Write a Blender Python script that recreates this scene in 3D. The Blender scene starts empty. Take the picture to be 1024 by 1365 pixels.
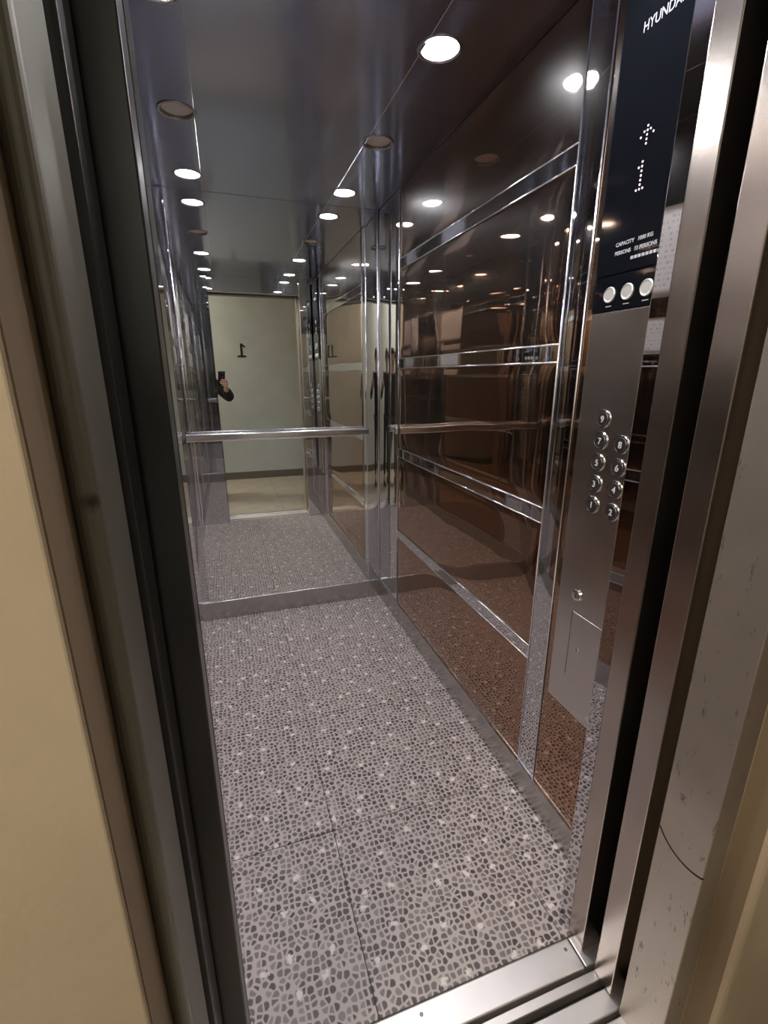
import bpy, bmesh, math, random
from mathutils import Vector, Matrix, noise
random.seed(7)
sc = bpy.context.scene
COL = sc.collection

# ------------------------------------------------------------------ camera
IMG_W, IMG_H, FPX = 1024.0, 1365.0, 621.0
EYE = Vector((0.0, 0.0, 1.40))
YAW, PITCH = math.radians(18.4), math.radians(16.4)
FWD = Vector((math.sin(YAW)*math.cos(PITCH), math.cos(YAW)*math.cos(PITCH), -math.sin(PITCH)))
RGT = Vector((math.cos(YAW), -math.sin(YAW), 0.0))
UPV = RGT.cross(FWD)
cam_data = bpy.data.cameras.new('camera')
cam_data.sensor_fit = 'VERTICAL'
cam_data.sensor_height = 36.0
cam_data.lens = FPX/IMG_H*36.0
cam_data.clip_start = 0.003
cam = bpy.data.objects.new('camera', cam_data)
COL.objects.link(cam)
rot = Matrix((RGT, UPV, -FWD)).transposed()
cam.matrix_world = Matrix.Translation(EYE) @ rot.to_4x4()
sc.camera = cam

# ------------------------------------------------------------------ world, exposure
world = bpy.data.worlds.new('world'); sc.world = world
world.use_nodes = True
world.node_tree.nodes['Background'].inputs[0].default_value = (0.0, 0.0, 0.0, 1)
world.node_tree.nodes['Background'].inputs[1].default_value = 0.0
sc.view_settings.view_transform = 'Standard'
sc.view_settings.look = 'None'
sc.view_settings.gamma = 1.0
sc.view_settings.use_curve_mapping = False
sc.view_settings.exposure = 0.0
sc.cycles.max_bounces = 20
sc.cycles.glossy_bounces = 18
sc.cycles.diffuse_bounces = 5
sc.cycles.sample_clamp_indirect = 6.0
sc.cycles.blur_glossy = 0.4
LAMP_L = 185.0          # radiance of a lit cabin downlight lens
HALL_L = 160.0           # radiance of the landing lamp lens

# ------------------------------------------------------------------ materials
def mat(name):
    m = bpy.data.materials.new(name); m.use_nodes = True
    return m, m.node_tree.nodes, m.node_tree.links, m.node_tree.nodes['Principled BSDF']

def principled(name, col, rough=0.5, metal=0.0, emit=None, estr=0.0, spec=None):
    m, n, l, p = mat(name)
    p.inputs['Base Color'].default_value = (*col, 1)
    p.inputs['Roughness'].default_value = rough
    p.inputs['Metallic'].default_value = metal
    if spec is not None: p.inputs['Specular IOR Level'].default_value = spec
    if emit:
        p.inputs['Emission Color'].default_value = (*emit, 1)
        p.inputs['Emission Strength'].default_value = estr
    return m

def math_node(n, l, op, a, b=None, clamp=False):
    k = n.new('ShaderNodeMath'); k.operation = op; k.use_clamp = clamp
    for i, v in enumerate((a, b)):
        if v is None: continue
        if isinstance(v, (int, float)): k.inputs[i].default_value = v
        else: l.new(v, k.inputs[i])
    return k.outputs[0]

def ramp(n, l, fac, stops, interp='LINEAR'):
    r = n.new('ShaderNodeValToRGB'); r.color_ramp.interpolation = interp
    els = r.color_ramp.elements
    while len(els) < len(stops): els.new(0.5)
    for e, (pos, c) in zip(els, stops):
        e.position = pos; e.color = (*c, 1)
    l.new(fac, r.inputs[0])
    return r.outputs[0]

def world_pos(n):
    return n.new('ShaderNodeNewGeometry').outputs['Position']

def scaled(n, l, vec, s):
    k = n.new('ShaderNodeVectorMath'); k.operation = 'MULTIPLY'
    l.new(vec, k.inputs[0]); k.inputs[1].default_value = s
    return k.outputs[0]

def noise_tex(n, l, vec, scale, detail=3.0, rough=0.55):
    t = n.new('ShaderNodeTexNoise'); t.inputs['Scale'].default_value = scale
    t.inputs['Detail'].default_value = detail; t.inputs['Roughness'].default_value = rough
    l.new(vec, t.inputs['Vector'])
    return t.outputs['Fac']

def brushed(name, col, rough, stretch=(220, 220, 3), var=0.10, bump=0.004, grain=0.05):
    """brushed stainless steel: fine grain along one axis plus faint smears"""
    m, n, l, p = mat(name)
    pos = world_pos(n)
    g = noise_tex(n, l, scaled(n, l, pos, stretch), 1.0, 2.0)
    sm = noise_tex(n, l, pos, 7.0, 4.0)
    c = ramp(n, l, sm, [(0.25, tuple(v*(1-var) for v in col)), (0.75, col)])
    l.new(c, p.inputs['Base Color'])
    r = math_node(n, l, 'ADD', math_node(n, l, 'MULTIPLY', g, grain), rough-0.06)
    r = math_node(n, l, 'ADD', r, math_node(n, l, 'MULTIPLY', sm, 0.08))
    l.new(r, p.inputs['Roughness'])
    p.inputs['Metallic'].default_value = 1.0
    b = n.new('ShaderNodeBump'); b.inputs['Strength'].default_value = bump
    b.inputs['Distance'].default_value = 0.002
    l.new(g, b.inputs['Height']); l.new(b.outputs[0], p.inputs['Normal'])
    return m

def polished(name, col, rough=0.03, smear=0.05, coat=0.0):
    """mirror polished sheet with faint hand smears in the gloss"""
    m, n, l, p = mat(name)
    pos = world_pos(n)
    s = noise_tex(n, l, pos, 5.0, 5.0, 0.65)
    s2 = math_node(n, l, 'POWER', s, 3.0)
    l.new(math_node(n, l, 'ADD', math_node(n, l, 'MULTIPLY', s2, smear), rough), p.inputs['Roughness'])
    p.inputs['Base Color'].default_value = (*col, 1)
    p.inputs['Metallic'].default_value = 1.0
    if coat:
        p.inputs['Coat Weight'].default_value = coat
        p.inputs['Coat Roughness'].default_value = 0.32
        p.inputs['Coat Tint'].default_value = (1, 1, 1, 1)
    return m

M = {}
M['mirror'] = polished('mirror_silver', (0.86, 0.88, 0.86), 0.004, 0.02)
M['pillar'] = polished('polished_steel', (0.66, 0.66, 0.675), 0.015, 0.05, 0.08)
M['bronze'] = polished('bronze_mirror_steel', (0.385, 0.245, 0.165), 0.015, 0.05, 0.28)
M['ceiling'] = polished('ceiling_steel', (0.40, 0.44, 0.64), 0.10, 0.25, 0.6)
M['rail'] = polished('rail_steel', (0.93, 0.93, 0.95), 0.20, 0.10)
M['bead'] = polished('bead_chrome', (0.97, 0.97, 1.0), 0.22, 0.05)
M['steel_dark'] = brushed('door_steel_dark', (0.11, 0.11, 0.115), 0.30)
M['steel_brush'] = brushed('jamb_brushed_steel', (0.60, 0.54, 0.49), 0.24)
M['steel_cop'] = brushed('control_plate_steel', (0.70, 0.675, 0.65), 0.27, (3, 3, 240), bump=0.0, grain=0.012)
M['skirt'] = brushed('skirting_steel', (0.52, 0.50, 0.48), 0.24, (3, 3, 240))
M['sill'] = brushed('sill_aluminium', (0.96, 0.91, 0.88), 0.42, (4, 200, 200))
M['black'] = principled('black_void', (0.006, 0.006, 0.006), 0.9)
M['rubber'] = principled('black_rubber', (0.012, 0.012, 0.012), 0.7)
M['glass_black'] = principled('black_acrylic', (0.006, 0.007, 0.010), 0.06)
M['white_print'] = principled('white_print', (0.55, 0.56, 0.60), 0.5)
M['led'] = principled('led_dot', (0.6, 0.5, 0.5), 0.4, emit=(1.0, 0.78, 0.80), estr=1.6)
M['chrome'] = principled('chrome_ring', (0.80, 0.80, 0.80), 0.16, 1.0)
M['indicator'] = principled('indicator_satin', (0.86, 0.85, 0.82), 0.38, 0.6)
M['button_face'] = principled('button_face', (0.24, 0.235, 0.23), 0.35, 1.0)
M['button_mark'] = principled('button_mark', (0.70, 0.70, 0.72), 0.5)
M['lens_on'] = principled('downlight_lens_lit', (0.9, 0.9, 0.9), 0.5, emit=(0.98, 0.97, 1.0), estr=LAMP_L)
M['lens_off'] = principled('downlight_lens_unlit', (0.55, 0.50, 0.47), 0.45)
M['bezel'] = principled('downlight_bezel', (0.45, 0.44, 0.44), 0.22, 1.0)
M['cavity'] = principled('cavity_grey', (0.10, 0.10, 0.10), 0.8)
M['concrete'] = principled('shaft_concrete', (0.03, 0.03, 0.03), 0.95)
M['phone'] = principled('phone_black', (0.018, 0.014, 0.016), 0.30)
M['screen'] = principled('phone_screen', (0.01, 0.01, 0.012), 0.08)
M['skin'] = principled('skin', (0.55, 0.33, 0.25), 0.55)
M['nail'] = principled('nail', (0.62, 0.42, 0.36), 0.35)
M['jacket'] = principled('jacket_navy', (0.014, 0.016, 0.026), 0.85)
M['trousers'] = principled('trousers_dark', (0.02, 0.021, 0.026), 0.9)
M['shoe'] = principled('shoe_black', (0.012, 0.012, 0.012), 0.5)
M['hair'] = principled('hair_dark', (0.012, 0.009, 0.007), 0.6)
M['eye_white'] = principled('eye_white', (0.75, 0.74, 0.72), 0.3)
M['iris'] = principled('iris_brown', (0.03, 0.017, 0.01), 0.2)
M['lips'] = principled('lips', (0.42, 0.19, 0.16), 0.5)
M['sign'] = principled('number_black', (0.012, 0.014, 0.018), 0.6)
M['hall_lens'] = principled('landing_lamp_lens', (0.9, 0.85, 0.75), 0.5, emit=(1.0, 0.89, 0.74), estr=HALL_L)
M['white_plastic'] = principled('white_plastic', (0.7, 0.7, 0.68), 0.4)
M['reveal'] = principled('reveal_brown', (0.27, 0.20, 0.13), 0.85)
M['baseboard'] = principled('baseboard_stone', (0.14, 0.13, 0.115), 0.35)

def make_terrazzo():
    m, n, l, p = mat('pebble_vinyl')
    pos = world_pos(n)
    warp = n.new('ShaderNodeTexNoise'); warp.inputs['Scale'].default_value = 30
    l.new(pos, warp.inputs['Vector'])
    mix = n.new('ShaderNodeVectorMath'); mix.operation = 'MULTIPLY_ADD'
    l.new(warp.outputs['Color'], mix.inputs[0]); mix.inputs[1].default_value = (0.006, 0.006, 0.0)
    l.new(pos, mix.inputs[2])
    flat = scaled(n, l, mix.outputs[0], (1, 1, 0))
    v = n.new('ShaderNodeTexVoronoi'); v.voronoi_dimensions = '2D'; v.feature = 'F1'; v.inputs['Scale'].default_value = 58
    v.inputs['Randomness'].default_value = 0.72
    l.new(flat, v.inputs['Vector'])
    e = n.new('ShaderNodeTexVoronoi'); e.voronoi_dimensions = '2D'; e.feature = 'DISTANCE_TO_EDGE'; e.inputs['Scale'].default_value = 58
    e.inputs['Randomness'].default_value = 0.72
    l.new(flat, e.inputs['Vector'])
    sep = n.new('ShaderNodeSeparateColor'); l.new(v.outputs['Color'], sep.inputs[0])
    peb = ramp(n, l, sep.outputs[0], [(0.0, (0.040, 0.031, 0.032)), (0.35, (0.085, 0.068, 0.068)),
                                      (0.70, (0.16, 0.134, 0.129)), (1.0, (0.26, 0.225, 0.216))])
    # how wide the pale matrix runs around each pebble differs from pebble to pebble
    edge = math_node(n, l, 'SUBTRACT', e.outputs['Distance'],
                     math_node(n, l, 'ADD', math_node(n, l, 'MULTIPLY', sep.outputs[1], 0.12), 0.032))
    k = math_node(n, l, 'MULTIPLY', edge, 10.0, True)
    k2 = math_node(n, l, 'MULTIPLY', math_node(n, l, 'SUBTRACT', 0.56, v.outputs['Distance']), 7.0, True)
    k = math_node(n, l, 'MULTIPLY', k, k2)
    mx = n.new('ShaderNodeMix'); mx.data_type = 'RGBA'
    l.new(k, mx.inputs['Factor']); mx.inputs['A'].default_value = (0.47, 0.41, 0.40, 1); l.new(peb, mx.inputs['B'])
    # pale chips on a looser grid
    w = n.new('ShaderNodeTexVoronoi'); w.voronoi_dimensions = '2D'; w.feature = 'F1'; w.inputs['Scale'].default_value = 9.8
    w.inputs['Randomness'].default_value = 0.75
    l.new(flat, w.inputs['Vector'])
    chip = noise_tex(n, l, pos, 85.0, 2.0)
    wk = math_node(n, l, 'MULTIPLY', math_node(n, l, 'SUBTRACT', math_node(n, l, 'ADD', math_node(n, l, 'MULTIPLY', chip, 0.32), -0.052), w.outputs['Distance']), 16.0, True)
    mw = n.new('ShaderNodeMix'); mw.data_type = 'RGBA'
    l.new(wk, mw.inputs['Factor']); l.new(mx.outputs['Result'], mw.inputs['A'])
    mw.inputs['B'].default_value = (0.74, 0.68, 0.65, 1)
    # trodden-in dirt
    d = noise_tex(n, l, pos, 5.5, 4.0, 0.6)
    dk = math_node(n, l, 'MULTIPLY', math_node(n, l, 'SUBTRACT', d, 0.62, ), 3.0, True)
    md = n.new('ShaderNodeMix'); md.data_type = 'RGBA'
    l.new(dk, md.inputs['Factor']); l.new(mw.outputs['Result'], md.inputs['A'])
    md.inputs['B'].default_value = (0.17, 0.14, 0.125, 1)
    l.new(md.outputs['Result'], p.inputs['Base Color'])
    p.inputs['Roughness'].default_value = 0.45
    return m
M['terrazzo'] = make_terrazzo()

def make_plaster(name, a, b, scale=3.0):
    m, n, l, p = mat(name)
    pos = world_pos(n)
    f = noise_tex(n, l, pos, scale, 6.0, 0.6)
    c = ramp(n, l, f, [(0.3, a), (0.7, b)])
    l.new(c, p.inputs['Base Color'])
    p.inputs['Roughness'].default_value = 0.75
    g = noise_tex(n, l, pos, 90.0, 3.0)
    bp = n.new('ShaderNodeBump'); bp.inputs['Strength'].default_value = 0.12; bp.inputs['Distance'].default_value = 0.004
    l.new(g, bp.inputs['Height']); l.new(bp.outputs[0], p.inputs['Normal'])
    return m
M['plaster'] = make_plaster('beige_plaster', (0.52, 0.42, 0.295), (0.62, 0.51, 0.37))
M['plaster_grey'] = make_plaster('pale_grey_paint', (0.46, 0.515, 0.53), (0.53, 0.585, 0.60))
M['hall_tile'] = make_plaster('landing_tile', (0.36, 0.315, 0.26), (0.43, 0.385, 0.32), 6.0)

def make_jamb(name, base, stain=None, arc=None, lit_below=None, metal=0.75, rough=0.48):
    """landing frame sheet steel with its own stains and scratches, plus painted-in light (positions in metres)"""
    m, n, l, p = mat(name)
    pos = world_pos(n)
    f = noise_tex(n, l, pos, 9.0, 5.0, 0.6)
    c = ramp(n, l, f, [(0.3, tuple(v*0.85 for v in base)), (0.7, base)])
    sep = n.new('ShaderNodeSeparateXYZ'); l.new(pos, sep.inputs[0])
    def over(col, fac, c2):
        k = n.new('ShaderNodeMix'); k.data_type = 'RGBA'
        l.new(fac, k.inputs['Factor']); l.new(col, k.inputs['A']); k.inputs['B'].default_value = (*c2, 1)
        return k.outputs['Result']
    def dist3(cx, cy, cz):
        v = n.new('ShaderNodeVectorMath'); v.operation = 'DISTANCE'
        l.new(pos, v.inputs[0]); v.inputs[1].default_value = (cx, cy, cz)
        return v.outputs['Value']
    def dist(cy, cz, sy=1.0, sz=1.0):
        a = math_node(n, l, 'MULTIPLY', math_node(n, l, 'SUBTRACT', sep.outputs[1], cy), sy)
        b = math_node(n, l, 'MULTIPLY', math_node(n, l, 'SUBTRACT', sep.outputs[2], cz), sz)
        a2 = math_node(n, l, 'MULTIPLY', a, a); b2 = math_node(n, l, 'MULTIPLY', b, b)
        return math_node(n, l, 'SQRT', math_node(n, l, 'ADD', a2, b2))
    wob = math_node(n, l, 'MULTIPLY', math_node(n, l, 'SUBTRACT', noise_tex(n, l, pos, 60.0), 0.5), 0.012)
    if lit_below is not None:      # painted light: paler below this height, where the person's shadow ends; scratches too
        z = math_node(n, l, 'ADD', sep.outputs[2], math_node(n, l, 'MULTIPLY', f, 0.20))
        k = math_node(n, l, 'MULTIPLY', math_node(n, l, 'SUBTRACT', lit_below+0.10, z), 7.0, True)
        c = over(c, k, (0.55, 0.50, 0.44))
        sc_ = noise_tex(n, l, scaled(n, l, pos, (60, 60, 22)), 1.0, 4.0, 0.7)
        c = over(c, math_node(n, l, 'MULTIPLY', math_node(n, l, 'SUBTRACT', sc_, 0.61), 9.0, True), (0.12, 0.11, 0.10))
    if stain:
        d = math_node(n, l, 'ADD', dist3(*stain[0]), wob)
        c = over(c, math_node(n, l, 'MULTIPLY', math_node(n, l, 'SUBTRACT', stain[1], d), 120.0, True), (0.025, 0.02, 0.014))
    if arc:
        (cy, cz, rad, zmax, zmin) = arc
        d = math_node(n, l, 'ABSOLUTE', math_node(n, l, 'SUBTRACT', dist(cy, cz), rad))
        k = math_node(n, l, 'MULTIPLY', math_node(n, l, 'SUBTRACT', 0.0028, d), 700.0, True)
        k = math_node(n, l, 'MULTIPLY', k, math_node(n, l, 'LESS_THAN', sep.outputs[2], zmax))
        k = math_node(n, l, 'MULTIPLY', k, math_node(n, l, 'GREATER_THAN', sep.outputs[2], zmin))
        k = math_node(n, l, 'MULTIPLY', k, math_node(n, l, 'LESS_THAN', sep.outputs[0], 0.7325))
        c = over(c, k, (0.02, 0.018, 0.015))
    l.new(c, p.inputs['Base Color'])
    p.inputs['Metallic'].default_value = metal
    p.inputs['Roughness'].default_value = rough
    return m
M['frame_left'] = make_jamb('landing_frame_grey', (0.27, 0.262, 0.225), stain=((-0.106, 0.403, 1.306), 0.0095))
M['frame_right'] = make_jamb('landing_frame_worn_lit', (0.40, 0.36, 0.32), arc=(0.435, 0.600, 0.070, 0.56, 0.50), lit_below=0.74)

def make_notice(name, lines, seed):
    m, n, l, p = mat(name)
    tc = n.new('ShaderNodeTexCoord').outputs['Generated']
    sep = n.new('ShaderNodeSeparateXYZ'); l.new(tc, sep.inputs[0])
    z = math_node(n, l, 'MULTIPLY', sep.outputs[2], lines)
    row = math_node(n, l, 'FLOOR', z); fr = math_node(n, l, 'FRACT', z)
    vec = n.new('ShaderNodeCombineXYZ')
    l.new(math_node(n, l, 'MULTIPLY', sep.outputs[1], 38.0), vec.inputs[0])
    l.new(math_node(n, l, 'ADD', row, seed), vec.inputs[1])
    w = noise_tex(n, l, vec.outputs[0], 1.0, 1.0)
    ink = math_node(n, l, 'MULTIPLY', math_node(n, l, 'GREATER_THAN', w, 0.52), math_node(n, l, 'LESS_THAN', fr, 0.42))
    ins = math_node(n, l, 'MULTIPLY', math_node(n, l, 'GREATER_THAN', sep.outputs[1], 0.1), math_node(n, l, 'LESS_THAN', sep.outputs[1], 0.9))
    ins = math_node(n, l, 'MULTIPLY', ins, math_node(n, l, 'GREATER_THAN', sep.outputs[2], 0.12))
    ins = math_node(n, l, 'MULTIPLY', ins, math_node(n, l, 'LESS_THAN', sep.outputs[2], 0.9))
    k = n.new('ShaderNodeMix'); k.data_type = 'RGBA'
    l.new(math_node(n, l, 'MULTIPLY', math_node(n, l, 'MULTIPLY', ink, ins), 0.55), k.inputs['Factor'])
    k.inputs['A'].default_value = (0.78, 0.74, 0.70, 1); k.inputs['B'].default_value = (0.22, 0.24, 0.42, 1)
    l.new(k.outputs['Result'], p.inputs['Base Color'])
    p.inputs['Roughness'].default_value = 0.6
    return m
M['notice_a'] = make_notice('notice_paper', 16.0, 3.0)
M['notice_b'] = make_notice('notice_paper_small', 9.0, 41.0)

# ------------------------------------------------------------------ building helpers
WPOS = {}                      # world position of each object's origin
def put(o, parent, origin):
    origin = Vector(origin)
    COL.objects.link(o)
    if parent is not None:
        o.parent = parent
        o.location = origin - WPOS[parent]
    else:
        o.location = origin
    WPOS[o] = origin
    return o

def thing(name, label, cat, loc, group=None):
    o = bpy.data.objects.new(name, None); o.empty_display_size = 0.05
    put(o, None, loc)
    return tag(o, label, cat, group)

def tag(o, label, cat, group=None):
    o['label'] = label; o['category'] = cat
    if group: o['group'] = group
    return o

def structure(o, label=None, cat=None):
    o['kind'] = 'structure'
    if label: o['label'] = label
    if cat: o['category'] = cat
    return o

def finish(name, bm, material, parent=None, origin=None, smooth=False):
    """bm in world coordinates -> one mesh object with its origin at the base centre"""
    bmesh.ops.recalc_face_normals(bm, faces=bm.faces[:])
    return finish_raw(name, bm, material, parent, origin, smooth)

def finish_raw(name, bm, material, parent=None, origin=None, smooth=False):
    if origin is None:
        xs = [v.co for v in bm.verts]
        lo = Vector((min(c.x for c in xs), min(c.y for c in xs), min(c.z for c in xs)))
        hi = Vector((max(c.x for c in xs), max(c.y for c in xs), max(c.z for c in xs)))
        origin = Vector(((lo.x+hi.x)/2, (lo.y+hi.y)/2, lo.z))
    origin = Vector(origin)
    for v in bm.verts: v.co -= origin
    me = bpy.data.meshes.new(name); bm.to_mesh(me); bm.free()
    if smooth:
        for f in me.polygons: f.use_smooth = True
    mats = material if isinstance(material, (list, tuple)) else [material]
    for k in mats: me.materials.append(k)
    o = bpy.data.objects.new(name, me)
    return put(o, parent, origin)

def add_box(bm, lo, hi, bevel=0.0, seg=1):
    lo, hi = Vector(lo), Vector(hi)
    r = bmesh.ops.create_cube(bm, size=1.0)
    vs = r['verts']; c = (lo+hi)/2; s = hi-lo
    for v in vs: v.co = Vector((v.co.x*s.x, v.co.y*s.y, v.co.z*s.z)) + c
    if bevel > 0:
        es = list({e for v in vs for e in v.link_edges})
        bmesh.ops.bevel(bm, geom=es, offset=bevel, segments=seg, profile=0.5, affect='EDGES')

def box(name, lo, hi, material, parent=None, bevel=0.0, seg=1, origin=None):
    bm = bmesh.new(); add_box(bm, lo, hi, bevel, seg)
    return finish(name, bm, material, parent, origin)

def add_prism(bm, poly, axis, a, b, flip=False):
    """extrude a 2D polygon along axis 'x','y' or 'z' from a to b"""
    def co(p, t):
        if axis == 'z': return Vector((p[0], p[1], t))
        if axis == 'x': return Vector((t, p[0], p[1]))
        return Vector((p[0], t, p[1]))
    A = [bm.verts.new(co(p, a)) for p in poly]; B = [bm.verts.new(co(p, b)) for p in poly]
    k = len(poly)
    bm.faces.new(A); bm.faces.new(B[::-1])
    for i in range(k): bm.faces.new((A[i], B[i], B[(i+1) % k], A[(i+1) % k]))

def add_lathe(bm, profile, centre, axis, seg=24, cap=True):
    """profile [(radius, along)] turned about axis through centre"""
    axis = Vector(axis).normalized()
    t = Vector((0, 0, 1)) if abs(axis.z) < 0.9 else Vector((1, 0, 0))
    u = axis.cross(t).normalized(); w = axis.cross(u)
    c = Vector(centre); rings = []
    for r, h in profile:
        if r < 1e-6: rings.append([bm.verts.new(c + axis*h)]); continue
        rings.append([bm.verts.new(c + axis*h + (u*math.cos(2*math.pi*i/seg) + w*math.sin(2*math.pi*i/seg))*r) for i in range(seg)])
    for A, B in zip(rings, rings[1:]):
        for i in range(seg):
            j = (i+1) % seg
            if len(A) == 1 and len(B) == 1: continue
            if len(A) == 1: bm.faces.new((A[0], B[i], B[j]))
            elif len(B) == 1: bm.faces.new((A[i], A[j], B[0]))
            else: bm.faces.new((A[i], A[j], B[j], B[i]))
    if cap:
        for R in (rings[0], rings[-1]):
            if len(R) > 2: bm.faces.new(R)

def add_tube(bm, pts, rads, seg=10):
    pts = [Vector(p) for p in pts]; rings = []; ref = None
    for i, p in enumerate(pts):
        d = (pts[min(i+1, len(pts)-1)] - pts[max(i-1, 0)]).normalized()
        if ref is None:
            ref = d.cross(Vector((0, 0, 1))) if abs(d.z) < 0.9 else d.cross(Vector((1, 0, 0)))
        u = (ref - d*ref.dot(d)).normalized(); ref = u; w = d.cross(u)
        r = rads if isinstance(rads, (int, float)) else rads[i]
        rings.append([bm.verts.new(p + (u*math.cos(2*math.pi*k/seg) + w*math.sin(2*math.pi*k/seg))*r) for k in range(seg)])
    for A, B in zip(rings, rings[1:]):
        for k in range(seg):
            bm.faces.new((A[k], A[(k+1) % seg], B[(k+1) % seg], B[k]))
    bm.faces.new(rings[0]); bm.faces.new(rings[-1])

def text_mesh(body, size, bold=0.0, align='LEFT'):
    cu = bpy.data.curves.new('text', 'FONT'); cu.body = body; cu.size = size; cu.offset = bold
    cu.align_x = align; cu.extrude = 0.0004
    o = bpy.data.objects.new('text', cu); COL.objects.link(o)
    dg = bpy.context.evaluated_depsgraph_get()
    me = bpy.data.meshes.new_from_object(o.evaluated_get(dg))
    bpy.data.objects.remove(o); bpy.data.curves.remove(cu)
    return me

def text_obj(name, body, size, pos, frame, material, parent, bold=0.0, align='CENTER', sx=1.0):
    me = text_mesh(body, size, bold, align)
    if sx != 1.0:
        for v in me.vertices: v.co.x *= sx
    R3 = Matrix(frame).transposed()
    me.transform(R3.to_4x4())
    me.name = name; me.materials.clear(); me.materials.append(material)
    o = bpy.data.objects.new(name, me)
    return put(o, parent, pos)
FACE_NEG_X = ((0, -1, 0), (0, 0, 1), (-1, 0, 0))

def wavy_panel(name, plane, at, u0, u1, z0, z1, out, material, parent, amp=0.0007, seed=0.0, nu=26, nz=16, freq=(2.3, 1.1), pillow=0.0012, thick=0.003):
    """a thin sheet-metal panel that is not quite flat: rolled edges and slow ripples.
    plane 'x' or 'y'; at = face position; out = +1/-1 the way it faces"""
    bm = bmesh.new(); front = []
    def P(u, z, d):
        w = at + out*d
        return Vector((w, u, z)) if plane == 'x' else Vector((u, w, z))
    def spread(n):      # denser towards both edges
        return [0.5-0.5*math.cos(math.pi*i/n) for i in range(n+1)]
    for tz in spread(nz):
        row = []
        for tu in spread(nu):
            u = u0+(u1-u0)*tu; z = z0+(z1-z0)*tz
            d = amp*noise.noise(Vector((u*freq[0]*2+seed, z*freq[1]*2, seed*1.7))) \
                + amp*0.45*noise.noise(Vector((u*freq[0]*5+seed, z*freq[1]*3, seed+9.0)))
            ed = min((u1-u0)*min(tu, 1-tu), (z1-z0)*min(tz, 1-tz))
            k = max(0.0, 1-ed/0.05)
            d -= pillow*k*k
            row.append(bm.verts.new(P(u, z, d)))
        front.append(row)
    for a in range(nz):
        for b in range(nu):
            bm.faces.new((front[a][b], front[a][b+1], front[a+1][b+1], front[a+1][b]))
    for f in bm.faces: f.smooth = True
    rim = [front[0][b] for b in range(nu+1)] + [front[a][nu] for a in range(1, nz+1)] \
        + [front[nz][b] for b in range(nu-1, -1, -1)] + [front[a][0] for a in range(nz-1, 0, -1)]
    back = []
    for v in rim:
        c = v.co.copy()
        if plane == 'x': c.x = at-out*thick
        else: c.y = at-out*thick
        back.append(bm.verts.new(c))
    k = len(rim)
    for i in range(k):
        bm.faces.new((rim[i], back[i], back[(i+1) % k], rim[(i+1) % k]))
    bm.faces.new(back[::-1])
    bmesh.ops.recalc_face_normals(bm, faces=bm.faces[:])
    return finish_raw(name, bm, material, parent)

# ------------------------------------------------------------------ dimensions (metres)
XL, XR = -0.285, 0.855          # cabin side wall faces
YF, YB = 0.70, 2.67             # cabin front return and back wall faces
ZC = 2.23                       # cabin ceiling
OL, OR = -0.062, 0.730          # clear opening
ZH = 2.10                       # door head
ZK = 0.118                      # top of the kick plates
T = 0.03

# ------------------------------------------------------------------ cabin floor
floor = structure(box('floor', (XL-T, 0.652, -0.05), (XR+T, YB+T, -0.003), M['cavity']),
                  'grey pebble-pattern vinyl tile floor of the lift cabin', 'floor')
tile_x = [XL-0.02, 0.207, 0.707, XR+0.02]
tile_y = [0.655, 1.135, 1.66, 2.16, YB+0.02]
for i in range(3):
    for j in range(4):
        g = 0.0011
        box('tile', (tile_x[i]+g, tile_y[j]+g, -0.003), (tile_x[i+1]-g, tile_y[j+1]-g, 0.0), M['terrazzo'], floor, bevel=0.0008)

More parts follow.
